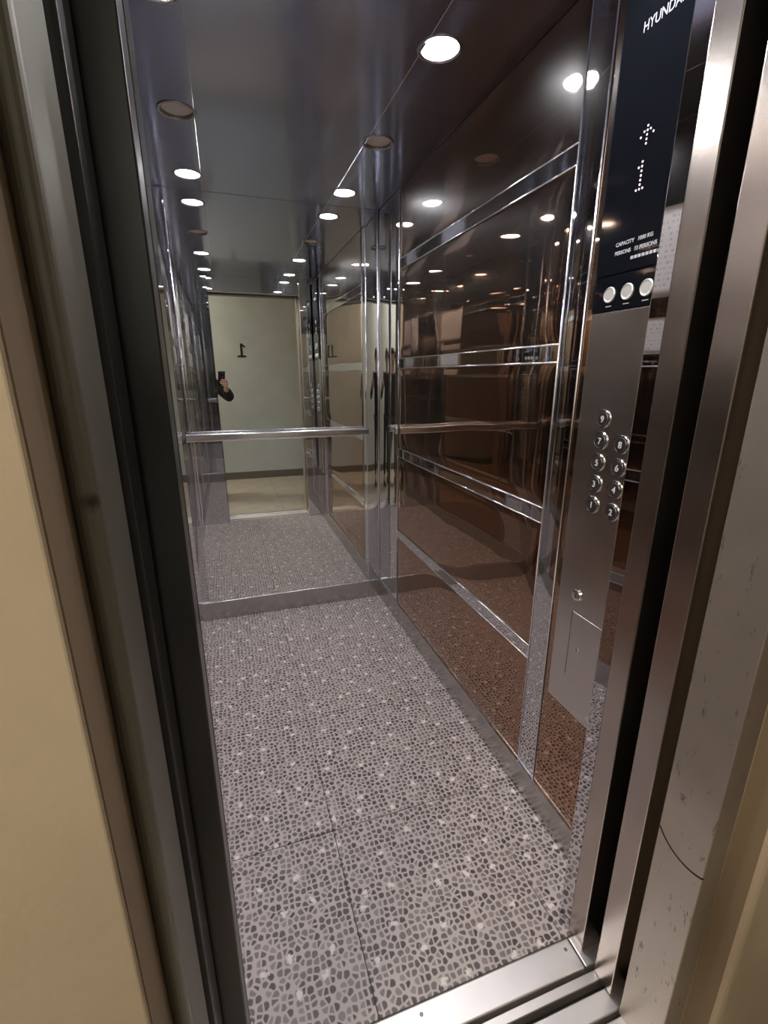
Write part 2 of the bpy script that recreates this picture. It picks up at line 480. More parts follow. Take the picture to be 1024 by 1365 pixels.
# ------------------------------------------------------------------ cabin ceiling
ceiling = structure(box('ceiling', (XL-T, 0.60, ZC+0.012), (XR+T, YB+T, ZC+0.05), M['cavity']),
                    'dark polished steel lift ceiling in three long panels', 'ceiling')
LAMP_X = (-0.066, 0.626)
LAMP_Y = (2.487, 1.955, 1.410, 0.850)
cx_edges = [XL, -0.012, 0.582, XR]
def panel_with_holes(name, x0, x1, y0, y1, z0, z1, holes, r, material, parent, seg=24):
    """flat sheet with round cut-outs, built as strips around each hole"""
    bm = bmesh.new()
    ys = sorted(holes, key=lambda h: h[1]); cuts = [y0] + [(a[1]+b[1])/2 for a, b in zip(ys, ys[1:])] + [y1]
    for (hx, hy), a, b in zip(ys, cuts, cuts[1:]):
        ring = []; outer = []
        for k in range(seg):
            t = 2*math.pi*(k+0.5)/seg; c, s = math.cos(t), math.sin(t)
            ring.append((hx+r*c, hy+r*s))
            q = min(((x1-hx) if c > 0 else (x0-hx))/c if abs(c) > 1e-9 else 1e9,
                    ((b-hy) if s > 0 else (a-hy))/s if abs(s) > 1e-9 else 1e9)
            outer.append((hx+q*c, hy+q*s))
        corners = {}
        lowr = [bm.verts.new((x, y, z0)) for x, y in ring]; lowo = [bm.verts.new((x, y, z0)) for x, y in outer]
        hir = [bm.verts.new((x, y, z1)) for x, y in ring]
        for k in range(seg):
            j = (k+1) % seg
            (ax, ay), (bx, by) = outer[k], outer[j]
            on = lambda p: (abs(p[0]-x0) < 1e-6, abs(p[0]-x1) < 1e-6, abs(p[1]-a) < 1e-6, abs(p[1]-b) < 1e-6)
            fa, fb = on(outer[k]), on(outer[j])
            if any(p and q for p, q in zip(fa, fb)):
                bm.faces.new((lowr[k], lowr[j], lowo[j], lowo[k]))
            else:
                cxn = x0 if (fa[0] or fb[0]) else x1; cyn = a if (fa[2] or fb[2]) else b
                cv = bm.verts.new((cxn, cyn, z0))
                bm.faces.new((lowr[k], lowr[j], lowo[j], cv, lowo[k]))
            bm.faces.new((lowr[k], hir[k], hir[j], lowr[j]))
    # rolled long edges
    for (xa, xb) in ((x0, x0), (x1, x1)):
        v = [bm.verts.new(p) for p in ((xa, y0, z0), (xa, y1, z0), (xa, y1, z1), (xa, y0, z1))]
        bm.faces.new(v)
    bmesh.ops.remove_doubles(bm, verts=bm.verts[:], dist=1e-5)
    return finish(name, bm, material, parent)
g = 0.0012
panel_with_holes('ceiling_panel', cx_edges[0], cx_edges[1]-g, 0.64, YB, ZC, ZC+0.012, [(LAMP_X[0], y) for y in LAMP_Y], 0.056, M['ceiling'], ceiling)
panel_with_holes('ceiling_panel', cx_edges[2]+g, cx_edges[3], 0.64, YB, ZC, ZC+0.012, [(LAMP_X[1], y) for y in LAMP_Y], 0.056, M['ceiling'], ceiling)
box('ceiling_panel', (cx_edges[1]+g, 0.64, ZC), (cx_edges[2]-g, YB, ZC+0.012), M['ceiling'], ceiling)
for x in (cx_edges[1], cx_edges[2]):
    bm = bmesh.new(); add_tube(bm, [(x, 0.65, ZC+0.0012), (x, YB, ZC+0.0012)], 0.0016, 8)
    finish('seam_bead', bm, M['rail'], ceiling, smooth=True)

# ------------------------------------------------------------------ cabin walls
wall_back = structure(box('wall_back', (XL-T, YB+0.004, -0.05), (XR+T, YB+T, ZC+0.04), M['cavity']),
                      'back wall of the lift cabin, large mirror between steel corner strips', 'wall')
MX0, MX1 = -0.188, 0.780
box('mirror', (MX0, YB-0.001, ZK), (MX1, YB+0.004, ZC), M['mirror'], wall_back, bevel=0.0012)
for a, b in ((XL, MX0-0.002), (MX1+0.002, XR)):
    wavy_panel('corner_strip', 'y', YB-0.001, a, b, ZK, ZC, -1, M['pillar'], wall_back, amp=0.0003, seed=a*7, nu=8, nz=24, pillow=0.0008)
for x, y, r in ((MX0-0.001, YB-0.002, 0.0022), (MX1+0.001, YB-0.002, 0.0022), (XR-0.003, YB-0.004, 0.0035), (XL+0.003, YB-0.004, 0.0035)):
    bm = bmesh.new(); add_tube(bm, [(x, y, ZK+0.001), (x, y, ZC-0.001)], r, 8)
    finish('bead', bm, M['bead'], wall_back, smooth=True)
box('kick_plate', (XL, YB-0.003, 0.0), (XR, YB+0.004, ZK-0.003), M['skirt'], wall_back, bevel=0.0012)
box('ledge', (XL, YB-0.008, ZK-0.003), (XR-0.008, YB+0.004, ZK), M['rail'], wall_back, bevel=0.0008)

BAND_Z = (0.545, 1.003, 1.455, 1.908)
BAND_H = 0.046
def side_wall(name, x, out, label):
    w = structure(box(name, (x-out*0.004, YF-0.03, -0.05), (x-out*T, YB, ZC+0.04), M['cavity']) if out < 0 else
                  box(name, (x-T, YF-0.03, -0.05), (x-0.004, YB, ZC+0.04), M['cavity']), label, 'wall')
    wavy_panel('corner_strip', 'x', x, 2.335, YB-0.002, ZK, ZC, out, M['pillar'], w, amp=0.0003, seed=x*3, nu=10, nz=24, pillow=0.0008)
    y0, y1 = 1.097, 2.332
    zs = [ZK] + [z for b in BAND_Z for z in (b-BAND_H/2, b+BAND_H/2)] + [ZC]
    for k in range(0, len(zs), 2):
        wavy_panel('bronze_panel', 'x', x, y0, y1, zs[k]+0.001, zs[k+1]-0.001, out, M['bronze'], w,
                   amp=0.0011, seed=1.3*k+x*11, nu=44, nz=18, freq=(2.2, 1.0), pillow=0.0022)
    for b in BAND_Z:
        lo, hi = sorted((x-out*0.003, x+out*0.0015))
        band = box('band', (lo, y0, b-BAND_H/2), (hi, y1, b+BAND_H/2), M['pillar'], w, bevel=0.0012)
        for z in (b-BAND_H/2, b+BAND_H/2):
            bm = bmesh.new(); add_tube(bm, [(x+out*0.0005, y0+0.002, z), (x+out*0.0005, y1-0.002, z)], 0.0022, 8)
            finish('bead', bm, M['bead'], band, smooth=True)
    for y in (1.0125, 1.0955, 2.3335):
        bm = bmesh.new(); add_tube(bm, [(x+out*0.0008, y, ZK+0.001), (x+out*0.0008, y, ZC-0.001)], 0.0026 if y < 1.05 else 0.0020, 8)
        finish('bead', bm, M['bead'], w, smooth=True)
    wavy_panel('upright_strip', 'x', x+out*0.001, 1.014, 1.094, ZK, ZC, out, M['pillar'], w, amp=0.0003, seed=x*5+2, nu=8, nz=24, pillow=0.0010)
    wavy_panel('bronze_panel', 'x', x, 0.805, 1.011, ZK, ZC, out, M['bronze'], w, amp=0.0004, seed=x*5+4, nu=12, nz=30)
    wavy_panel('upright_strip', 'x', x, YF+0.002, 0.802, ZK, ZC, out, M['pillar'], w, amp=0.0002, seed=x*5+6, nu=8, nz=24, pillow=0.0006)
    lo, hi = sorted((x-out*0.004, x+out*0.002))
    box('kick_plate', (lo, YF, 0.0), (hi, YB-0.003, ZK-0.003), M['skirt'], w, bevel=0.0012)
    lo, hi = sorted((x-out*0.004, x+out*0.007))
    box('ledge', (lo, YF, ZK-0.003), (hi, YB-0.008, ZK), M['rail'], w, bevel=0.0008)
    return w
wall_right = side_wall('wall_right', XR, -1, 'lift cabin side wall of bronze mirror panels, with the button panel')
wall_left = side_wall('wall_left', XL, 1, 'lift cabin side wall of bronze mirror panels, with paper notices')

# front returns, jambs and header of the cabin
wall_front = structure(box('wall_front', (OL-0.02, 0.640, ZH+0.004), (OR+0.02, 0.655, ZC+0.04), M['cavity']),
                       'polished steel front wall around the lift doorway', 'wall')
# right: polished return with a slightly splayed cheek, then the brushed jamb cheek
bm = bmesh.new()
add_prism(bm, [(0.7275, 0.697), (0.7290, 0.700), (XR-0.001, 0.700), (XR-0.001, 0.690), (0.760, 0.690), (0.760, 0.6665), (0.7318, 0.6665)], 'z', 0.0, ZC)
finish('front_return', bm, M['pillar'], wall_front)
bm = bmesh.new(); add_box(bm, (0.7305, 0.617, 0.0), (0.79, 0.6655, ZC), 0.002, 2)
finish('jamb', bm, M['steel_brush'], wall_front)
# left
bm = bmesh.new()
add_prism(bm, [(OL+0.001, 0.697), (OL-0.002, 0.700), (XL+0.001, 0.700), (XL+0.001, 0.690), (-0.095, 0.690), (-0.095, 0.6565), (OL, 0.6565)], 'z', 0.0, ZC)
finish('front_return', bm, M['pillar'], wall_front)
bm = bmesh.new(); add_box(bm, (-0.13, 0.622, 0.0), (OL-0.001, 0.6555, ZC), 0.003, 2)
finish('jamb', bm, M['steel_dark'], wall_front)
box('header', (OL-0.001, 0.6555, ZH), (0.7305, 0.668, ZC), M['pillar'], wall_front, bevel=0.001)
box('header_soffit', (OL-0.001, 0.617, ZH-0.002), (0.7305, 0.6555, ZH+0.004), M['steel_brush'], wall_front, bevel=0.001)

# ------------------------------------------------------------------ sills
trim_1 = structure(box('trim_1', (OL-0.12, 0.586, -0.030), (0.716, 0.652, 0.004), M['sill'], bevel=0.003, seg=2),
                   'bright aluminium car sill plate across the lift doorway', 'sill')
box('end_piece', (0.7185, 0.586, -0.030), (0.80, 0.652, 0.004), M['sill'], trim_1, bevel=0.003, seg=2)
box('track_rib', (OL-0.12, 0.556, -0.030), (0.80, 0.576, 0.0025), M['sill'], trim_1, bevel=0.0015)
box('track_bed', (OL-0.12, 0.548, -0.036), (0.80, 0.650, -0.0302), M['rubber'], trim_1)
for x in (0.695, 0.30, -0.03):
    bm = bmesh.new(); add_lathe(bm, [(0.0, 0.0055), (0.003, 0.0052), (0.0045, 0.004), (0.0045, 0.0035)], (x, 0.632, 0.0), (0, 0, 1), 12)
    finish('screw', bm, M['button_face'], trim_1)
trim_2 = structure(box('trim_2', (-0.14, 0.498, -0.030), (0.79, 0.540, 0.001), M['sill'], bevel=0.002),
                   'aluminium landing sill with door groove outside the lift', 'sill')
box('track_rib', (-0.14, 0.400, -0.030), (0.79, 0.488, 0.001), M['sill'], trim_2, bevel=0.002)
box('track_bed', (-0.14, 0.400, -0.036), (0.79, 0.540, -0.0302), M['rubber'], trim_2)

# ------------------------------------------------------------------ landing: wall, frame, doors
WALL_Y = 0.345      # face of the landing wall towards the camera
FR_Y0, FR_Y1 = 0.400, 0.494
HZ = 2.75           # landing ceiling
HX0, HX1, HY0 = -1.9, 2.3, -1.36
def wall_piece(name, lo, hi, material, parent=None, bevel=0.0, seg=1):
    return box(name, lo, hi, material, parent, bevel, seg)
RL, RR = -0.121, 0.780          # wall opening
wall_landing = structure(box('wall_landing', (HX0, WALL_Y, 0.0), (RL, 0.485, HZ), M['plaster'], bevel=0.003, seg=3),
                         'beige plastered landing wall around the lift door', 'wall')
box('wall_section', (RR, WALL_Y, 0.0), (HX1, 0.485, HZ), M['plaster'], wall_landing, bevel=0.012, seg=4)
box('wall_section', (RL, WALL_Y, ZH+0.08), (RR, 0.485, HZ), M['plaster'], wall_landing)
box('reveal_strip', (RL-0.0005, WALL_Y+0.0032, 0.0), (RL+0.0012, FR_Y0-0.0005, ZH+0.078), M['reveal'], wall_landing)  # thin strip on the reveal, browner and darker than the plaster
box('reveal_strip', (RR-0.0012, WALL_Y+0.012, 0.0), (RR+0.0005, FR_Y0-0.0005, ZH+0.078), M['reveal'], wall_landing)
# door frame (sheet steel): left upright, right upright, head
trim_3 = structure(box('trim_3', (RL+0.0015, FR_Y0, 0.0), (-0.100, FR_Y1, ZH+0.078), M['frame_left'], bevel=0.009, seg=5),
                   'grey sheet-steel door frame of the landing with a dark stain', 'door frame')
box('frame_upright', (0.730, FR_Y0, 0.0), (RR-0.0015, FR_Y1, ZH+0.078), M['frame_right'], trim_3, bevel=0.002, seg=2)
box('frame_head', (-0.0995, FR_Y0, ZH), (0.7295, FR_Y1, ZH+0.078), M['frame_left'], trim_3, bevel=0.002)
# door leaves standing open in their pockets
def leaf(name, lo, hi, material, label):
    d = thing(name, label, 'lift door', ((lo[0]+hi[0])/2, (lo[1]+hi[1])/2, 0.006))
    d['kind'] = 'structure'
    box('panel', lo, hi, material, d, bevel=0.002, seg=2)
    return d
d1 = leaf('door_1', (-0.50, 0.499, 0.006), (-0.0935, 0.550, ZH+0.06), M['steel_dark'], 'dark steel landing door leaf slid open beside the stained frame')
d2 = leaf('door_2', (-0.52, 0.562, 0.006), (-0.0585, 0.606, ZH+0.06), M['steel_dark'], 'dark steel car door leaf slid open, next to the cabin jamb')
d3 = leaf('door_3', (0.7315, 0.523, 0.006), (1.10, 0.574, ZH+0.06), M['steel_brush'], 'brushed steel door leaf in the black slot beside the worn frame')
# the shaft behind the pockets
shaft = structure(box('trim_4', (-1.2, 0.486, ZH+0.09), (1.7, 0.615, ZC+0.30), M['concrete']), 'dark steel door header inside the lift shaft', 'header')
for lo, hi in (((-0.62, 0.495, -0.02), (-0.60, 0.66, ZC+0.2)), ((1.30, 0.495, -0.02), (1.32, 0.66, ZC+0.2)),
               ((-0.62, 0.625, -0.02), (-0.31, 0.645, ZC+0.2)), ((0.80, 0.630, -0.02), (1.32, 0.650, ZC+0.2))):
    box('shaft_lining', lo, hi, M['concrete'], shaft)

floor_landing = structure(box('floor_landing', (HX0, HY0, -0.06), (HX1, 0.399, -0.004), M['cavity']), 'beige tiled landing floor outside the lift', 'floor')
tile_me = None
nx, ny = 7, 3
for i in range(nx):
    for j in range(ny):
        w = (HX1-HX0)/nx; h = (0.399-HY0)/ny
        c = Vector((HX0+(i+0.5)*w, HY0+(j+0.5)*h, -0.004))
        if tile_me is None:
            bm = bmesh.new(); add_box(bm, (-w/2+0.0012, -h/2+0.0012, 0), (w/2-0.0012, h/2-0.0012, 0.004), 0.0008)
            tile_me = bpy.data.meshes.new('tile'); bm.to_mesh(tile_me); bm.free(); tile_me.materials.append(M['hall_tile'])
        put(bpy.data.objects.new('tile', tile_me), floor_landing, c)
structure(box('ceiling_landing', (HX0, HY0, HZ), (HX1, 0.485, HZ+0.08), M['plaster_grey']), 'plain landing ceiling', 'ceiling')
structure(box('wall_landing_far', (HX0, HY0-0.1, 0), (HX1, HY0, HZ), M['plaster_grey']), 'pale grey landing wall with black floor number, facing the lift', 'wall')
structure(box('wall_landing_left', (HX0-0.1, HY0, 0), (HX0, 0.485, HZ), M['plaster']), 'beige landing end wall under the ceiling lamp side', 'wall')
structure(box('wall_landing_right', (HX1, HY0, 0), (HX1+0.1, 0.485, HZ), M['plaster']), 'beige landing end wall far from the lamp', 'wall')
structure(box('baseboard_landing', (HX0, HY0, 0.0), (HX1, HY0+0.012, 0.10), M['baseboard'], bevel=0.002), 'dark stone baseboard of the landing wall', 'baseboard')

# floor number on the far landing wall
bm = bmesh.new()
poly = [(0.055, 0.0), (0.055, 0.022), (0.013, 0.022), (0.013, 0.172), (-0.008, 0.172), (-0.050, 0.140), (-0.050, 0.116), (-0.013, 0.137), (-0.013, 0.022), (-0.055, 0.022), (-0.055, 0.0)]
add_prism(bm, [(0.262 - px, 1.622 + pz) for px, pz in poly], 'y', HY0+0.0005, HY0+0.004)
tag(finish('floor_number', bm, M['sign']), 'black number 1 on the pale landing wall', 'sign')

# landing lamp
hl = thing('ceiling_lamp', 'round warm lamp on the landing ceiling', 'lamp', (-1.15, -0.72, HZ))
bm = bmesh.new(); add_lathe(bm, [(0.15, 0.0), (0.16, -0.012), (0.16, -0.03), (0.145, -0.034)], (-1.15, -0.72, HZ), (0, 0, 1), 32)
finish('base', bm, M['white_plastic'], hl)
bm = bmesh.new(); add_lathe(bm, [(0.145, -0.034), (0.135, -0.055), (0.10, -0.072), (0.05, -0.080), (0.0, -0.082)], (-1.15, -0.72, HZ), (0, 0, 1), 32, cap=False)
finish('diffuser', bm, M['hall_lens'], hl, smooth=True)

# ------------------------------------------------------------------ downlights
def downlight(x, y, lit, label, group):
    t = thing('downlight', label, 'ceiling light', (x, y, ZC), group)
    bm = bmesh.new()
    add_lathe(bm, [(0.050, 0.010), (0.0495, 0.002), (0.051, -0.0015), (0.056, -0.003), (0.0605, -0.0018), (0.0615, 0.0), (0.0605, 0.0005)], (x, y, ZC), (0, 0, 1), 32, cap=False)
    finish('bezel', bm, M['bezel'], t, smooth=True)
    bm = bmesh.new()
    add_lathe(bm, [(0.0505, 0.0105), (0.0505, 0.0085), (0.046, 0.0060), (0.0, 0.0035)], (x, y, ZC), (0, 0, 1), 32)
    finish('lens', bm, M['lens_on'] if lit else M['lens_off'], t)
    return t
rows = ('row next to the back wall', 'second row from the back wall', 'third row from the back wall', 'row next to the doorway')
for j, y in enumerate(LAMP_Y):
    for x in LAMP_X:
        lit = j != 1
        side = 'on the button panel side' if x > 0 else 'on the notice side'
        downlight(x, y, lit, f"round {'lit white' if lit else 'unlit'} ceiling downlight {side}, {rows[j]}", 'cabin downlights')

# ------------------------------------------------------------------ handrail
ZR, YR = 1.085, 2.612
hr = thing('handrail', 'chrome flat handrail along the back mirror', 'handrail', (0.28, YR, ZR-0.022))
bm = bmesh.new(); add_box(bm, (-0.213, YR-0.009, ZR-0.021), (0.775, YR+0.009, ZR+0.021), 0.008, 4)
finish('bar', bm, M['rail'], hr, smooth=True)
for x in (-0.06, 0.62):
    bm = bmesh.new(); add_lathe(bm, [(0.009, 0.0), (0.009, 0.041), (0.018, 0.044), (0.018, 0.0485)], (x, YR+0.008, ZR), (0, 1, 0), 16)
    finish('bracket', bm, M['rail'], hr)

# ------------------------------------------------------------------ paper notices on the left wall
def sheet(name, y0, y1, z0, z1, material, label, seed):
    bm = bmesh.new(); n_ = 10; rows_ = []
    for a in range(n_+1):
        r = []
        for b in range(n_+1):
            u, w = b/n_, a/n_
            lift = 0.0022 + 0.004*max(0, abs(u-0.5)*2-0.7)**2*6 + 0.0012*noise.noise(Vector((u*3+seed, w*3, seed)))
            r.append(bm.verts.new((XL+0.0012+lift, y0+(y1-y0)*u, z0+(z1-z0)*w)))
        rows_.append(r)
    for a in range(n_):
        for b in range(n_):
            bm.faces.new((rows_[a][b], rows_[a][b+1], rows_[a+1][b+1], rows_[a+1][b]))
    bmesh.ops.solidify(bm, geom=bm.faces[:], thickness=0.0004)
    return tag(finish(name, bm, material, smooth=True), label, 'notice')
sheet('notice', 1.03, 1.45, 1.675, 1.972, M['notice_a'], 'large white printed notice taped to the bronze side wall', 2.0)
sheet('notice', 1.06, 1.46, 1.480, 1.605, M['notice_b'], 'narrow white printed strip below the large notice on the side wall', 6.0)

# ------------------------------------------------------------------ control panel
CY0, CY1 = 0.758, 0.970
PX = 0.838                      # face of the plate
cop = thing('control_panel', 'tall steel lift control panel with round floor buttons and black display', 'control panel', (XR, 0.864, 0.492))
plate = box('plate', (PX, CY0, 0.492), (XR-0.0005, CY1, 1.536), M['steel_cop'], cop, bevel=0.002, seg=2)
box('indicator_glass', (PX-0.0008, CY0, 1.537), (XR-0.0005, CY1, 1.610), M['glass_black'], cop, bevel=0.0015, seg=2)
disp = box('display_glass', (PX-0.0008, CY0, 1.6115), (XR-0.0005, CY1, 2.205), M['glass_black'], cop, bevel=0.0015, seg=2)
GX = PX-0.0009
text_obj('maker_name', 'HYUNDAI', 0.0250, (GX, 0.917, 2.038), FACE_NEG_X, M['white_print'], disp, 0.0, 'LEFT', sx=0.80)
text_obj('capacity_text', 'CAPACITY   1000 KG', 0.0105, (GX, 0.918, 1.666), FACE_NEG_X, M['white_print'], disp, 0.0002, 'LEFT')
text_obj('persons_text', 'PERSONS   13 PERSONS', 0.0105, (GX, 0.918, 1.649), FACE_NEG_X, M['white_print'], disp, 0.0002, 'LEFT')
bm = bmesh.new()
for k in range(9):      # third print line, too small to read in the photograph
    y = 0.872-k*0.0095
    add_box(bm, (GX-0.0003, y-0.0072, 1.6335), (GX+0.0002, y, 1.6395))
finish('small_print', bm, M['white_print'], disp)
def dots(name, grid, cy, cz, pitch, r, parent):
    bm = bmesh.new(); rows_ = len(grid)
    for a, line in enumerate(grid):
        for b, ch in enumerate(line):
            if ch == '#':
                add_lathe(bm, [(r, 0.0), (r*0.8, 0.0006), (0.0, 0.0008)], (GX, cy - (b-(len(line)-1)/2)*pitch, cz + ((rows_-1)/2-a)*pitch), (-1, 0, 0), 8)
    return finish(name, bm, M['led'], parent)
dots('up_arrow', ['..#..', '.###.', '#.#.#', '..#..', '..#..'], 0.872, 1.855, 0.0075, 0.0021, disp)
dots('floor_digit', ['.#.', '##.', '.#.', '.#.', '.#.', '.#.', '###'], 0.874, 1.786, 0.0080, 0.0022, disp)
# three round indicator buttons in the black strip
glass = [o for o in cop.children if o.name.startswith('indicator_glass')][0]
for y in (0.918, 0.868, 0.818):
    bm = bmesh.new(); add_lathe(bm, [(0.0165, 0.0), (0.0165, 0.002), (0.0150, 0.0035), (0.012, 0.0026), (0.0, 0.0026)], (PX-0.0008, y, 1.571), (-1, 0, 0), 24)
    finish('indicator_button', bm, M['indicator'], glass)
    box('indicator_mark', (PX-0.0012, y-0.008, 1.5465), (PX-0.0007, y+0.008, 1.5485), M['white_print'], glass)
# floor buttons
def button(y, z, digit):
    bm = bmesh.new(); add_lathe(bm, [(0.0220, 0.0), (0.0220, 0.0022), (0.0208, 0.0040), (0.0180, 0.0040), (0.0170, 0.0018), (0.0, 0.0018)], (PX, y, z), (-1, 0, 0), 28)
    b = finish('floor_button', bm, M['chrome'], cop)
    bm = bmesh.new(); add_lathe(bm, [(0.0168, 0.0), (0.0168, 0.0022), (0.0160, 0.0030), (0.0, 0.0032)], (PX-0.0008, y, z), (-1, 0, 0), 28)
    finish('button_face', bm, M['button_face'], b)
    text_obj('digit', digit, 0.0210, (PX-0.0042, y, z-0.0075), FACE_NEG_X, M['button_mark'], b, 0.0003)
for k, z in enumerate((1.093, 1.146, 1.198, 1.250, 1.301)): button(0.889, z, '13579'[k])
for k, z in enumerate((1.091, 1.145, 1.196, 1.249)): button(0.826, z, '2468'[k])
# key switch and service door
bm = bmesh.new(); add_lathe(bm, [(0.0165, 0.0), (0.0165, 0.003), (0.0145, 0.0055), (0.009, 0.006), (0.0, 0.006)], (PX, 0.900, 0.842), (-1, 0, 0), 24)
ks = finish('key_switch', bm, M['chrome'], cop)
box('key_slot', (PX-0.0066, 0.8985, 0.835), (PX-0.0058, 0.9015, 0.849), M['rubber'], ks)
box('service_door', (PX-0.0012, 0.765, 0.600), (PX+0.001, 0.908, 0.792), M['steel_cop'], cop, bevel=0.0008)
box('door_gap', (PX-0.0004, 0.9085, 0.598), (PX+0.001, 0.9105, 0.794), M['rubber'], cop)
bm = bmesh.new(); add_lathe(bm, [(0.0055, 0.0), (0.0055, 0.0018), (0.004, 0.002), (0.0, 0.002)], (PX-0.001, 0.876, 0.690), (-1, 0, 0), 14)
lk = finish('lock', bm, M['chrome'], cop)
box('key_slot', (PX-0.0036, 0.8750, 0.686), (PX-0.0028, 0.8770, 0.694), M['rubber'], lk)

# ------------------------------------------------------------------ the person taking the picture and the phone
def phone_pt(r, u, f):
    return EYE + RGT*r + UPV*u + FWD*f

def skin_mesh(name, verts, edges, material, parent, root, sub=2, origin=None):
    """verts {key: (position, radius or (rx, ry))}: one continuous surface over the joints"""
    keys = list(verts); idx = {k: i for i, k in enumerate(keys)}
    me = bpy.data.meshes.new(name)
    me.from_pydata([tuple(verts[k][0]) for k in keys], [(idx[a], idx[b]) for a, b in edges], [])
    o = bpy.data.objects.new(name, me); COL.objects.link(o)
    sk = o.modifiers.new('skin', 'SKIN'); sk.use_smooth_shade = True; sk.branch_smoothing = 0.4
    if not me.skin_vertices: me.attributes.new('skin', 'FLOAT', 'POINT')
    for k in keys:
        d = me.skin_vertices[0].data[idx[k]]; r = verts[k][1]
        d.radius = r if isinstance(r, tuple) else (r, r)
        d.use_root = (k == root)
    ss = o.modifiers.new('sub', 'SUBSURF'); ss.levels = sub; ss.render_levels = sub
    dg = bpy.context.evaluated_depsgraph_get()
    out = bpy.data.meshes.new_from_object(o.evaluated_get(dg))
    bpy.data.objects.remove(o); bpy.data.meshes.remove(me)
    bm = bmesh.new(); bm.from_mesh(out); bpy.data.meshes.remove(out)
    return finish(name, bm, material, parent, origin, smooth=True)

BX, BY = -0.335, -0.42
V3 = lambda x, y, z: Vector((x, y, z))
wrist_r = phone_pt(0.047, -0.158, -0.034)
elbow_r = V3(0.060, -0.330, 1.145)
sh_r, sh_l = V3(BX+0.172, BY, 1.375), V3(BX-0.172, BY, 1.375)
elbow_l, wrist_l = V3(BX-0.225, BY-0.03, 1.085), V3(BX-0.215, BY+0.06, 0.845)
person = thing('person', 'person in a dark jacket standing on the landing, holding up a phone', 'person', (BX, BY, 0.0))
head = V3(BX+0.03, BY+0.05, 1.585)
bv = {
 'pelvis': (V3(BX, BY, 0.93), (0.135, 0.095)), 'waist': (V3(BX, BY, 1.08), (0.125, 0.085)), 'chest': (V3(BX, BY, 1.27), (0.145, 0.10)),
 'clav': (V3(BX, BY, 1.375), (0.085, 0.06)), 'neck': (V3(BX+0.008, BY+0.012, 1.445), 0.050), 'jaw': (V3(BX+0.024, BY+0.045, 1.505), (0.058, 0.066)),
 'face': (head, (0.074, 0.090)), 'crown': (V3(BX+0.028, BY+0.04, 1.655), (0.062, 0.075)), 'top': (V3(BX+0.028, BY+0.035, 1.690), (0.030, 0.036)),
 'shr': (sh_r, 0.052), 'elr': (elbow_r, 0.036), 'fr': ((elbow_r*0.45+wrist_r*0.55), 0.034), 'wr': (wrist_r, 0.024),
 'shl': (sh_l, 0.052), 'ell': (elbow_l, 0.036), 'fl': ((elbow_l*0.5+wrist_l*0.5), 0.034), 'wl': (wrist_l, 0.024),
}
be = [('pelvis', 'waist'), ('waist', 'chest'), ('chest', 'clav'), ('clav', 'neck'), ('neck', 'jaw'), ('jaw', 'face'), ('face', 'crown'), ('crown', 'top'),
      ('clav', 'shr'), ('shr', 'elr'), ('elr', 'fr'), ('fr', 'wr'), ('clav', 'shl'), ('shl', 'ell'), ('ell', 'fl'), ('fl', 'wl')]
for sgn, t in ((1, 'r'), (-1, 'l')):
    bv['hip'+t] = (V3(BX+sgn*0.085, BY, 0.88), 0.082)
    bv['knee'+t] = (V3(BX+sgn*0.098, BY+0.015, 0.48), 0.054)
    bv['calf'+t] = (V3(BX+sgn*0.100, BY-0.012, 0.34), 0.050)
    bv['ank'+t] = (V3(BX+sgn*0.102, BY-0.02, 0.085), 0.036)
    bv['toe'+t] = (V3(BX+sgn*0.112, BY+0.13, 0.040), (0.034, 0.024))
    be += [('pelvis', 'hip'+t), ('hip'+t, 'knee'+t), ('knee'+t, 'calf'+t), ('calf'+t, 'ank'+t), ('ank'+t, 'toe'+t)]
# hands: palm and five separate fingers each
bv['pr'] = (phone_pt(0.051, -0.112, -0.020), (0.027, 0.016)); be.append(('wr', 'pr'))
for i, (u, tip) in enumerate(((-0.052, -0.018), (-0.071, -0.030), (-0.090, -0.027), (-0.108, -0.010))):
    a, b, c, d = f'k{i}', f'm{i}', f'n{i}', f't{i}'
    bv[a] = (phone_pt(0.0475, u-0.008, -0.010), 0.0105); bv[b] = (phone_pt(0.034, u-0.002, 0.0070), 0.0092)
    bv[c] = (phone_pt(0.010, u, 0.0050), 0.0084); bv[d] = (phone_pt(tip, u+0.003, 0.0030), 0.0070)
    be += [('pr', a), (a, b), (b, c), (c, d)]
bv['th0'] = (phone_pt(0.046, -0.105, -0.032), 0.0120); bv['th1'] = (phone_pt(0.030, -0.078, -0.031), 0.0100); bv['th2'] = (phone_pt(0.006, -0.060, -0.0265), 0.0085)
be += [('pr', 'th0'), ('th0', 'th1'), ('th1', 'th2')]
pl = wrist_l + V3(0.0, 0.02, -0.075); bv['pl'] = (pl, (0.016, 0.032)); be.append(('wl', 'pl'))
for i, (dy, ln) in enumerate(((0.030, 0.072), (0.010, 0.080), (-0.010, 0.074), (-0.028, 0.058))):
    a, b, c = f'lk{i}', f'lm{i}', f'lt{i}'
    bv[a] = (pl+V3(0.0, dy, -0.030), 0.0100); bv[b] = (pl+V3(0.006, dy*1.1+0.004, -0.030-ln*0.55), 0.0088); bv[c] = (pl+V3(0.022, dy*1.1+0.008, -0.030-ln), 0.0072)
    be += [('pl', a), (a, b), (b, c)]
bv['lth0'] = (pl+V3(0.008, 0.040, 0.012), 0.0115); bv['lth1'] = (pl+V3(0.016, 0.056, -0.022), 0.0100); bv['lth2'] = (pl+V3(0.022, 0.060, -0.048), 0.0080)
be += [('pl', 'lth0'), ('lth0', 'lth1'), ('lth1', 'lth2')]
# nose and ears grow out of the head
bv['nose'] = (head+V3(0.004, 0.098, -0.022), (0.012, 0.014)); be.append(('face', 'nose'))
skin_mesh('body', bv, be, M['skin'], person, 'pelvis')
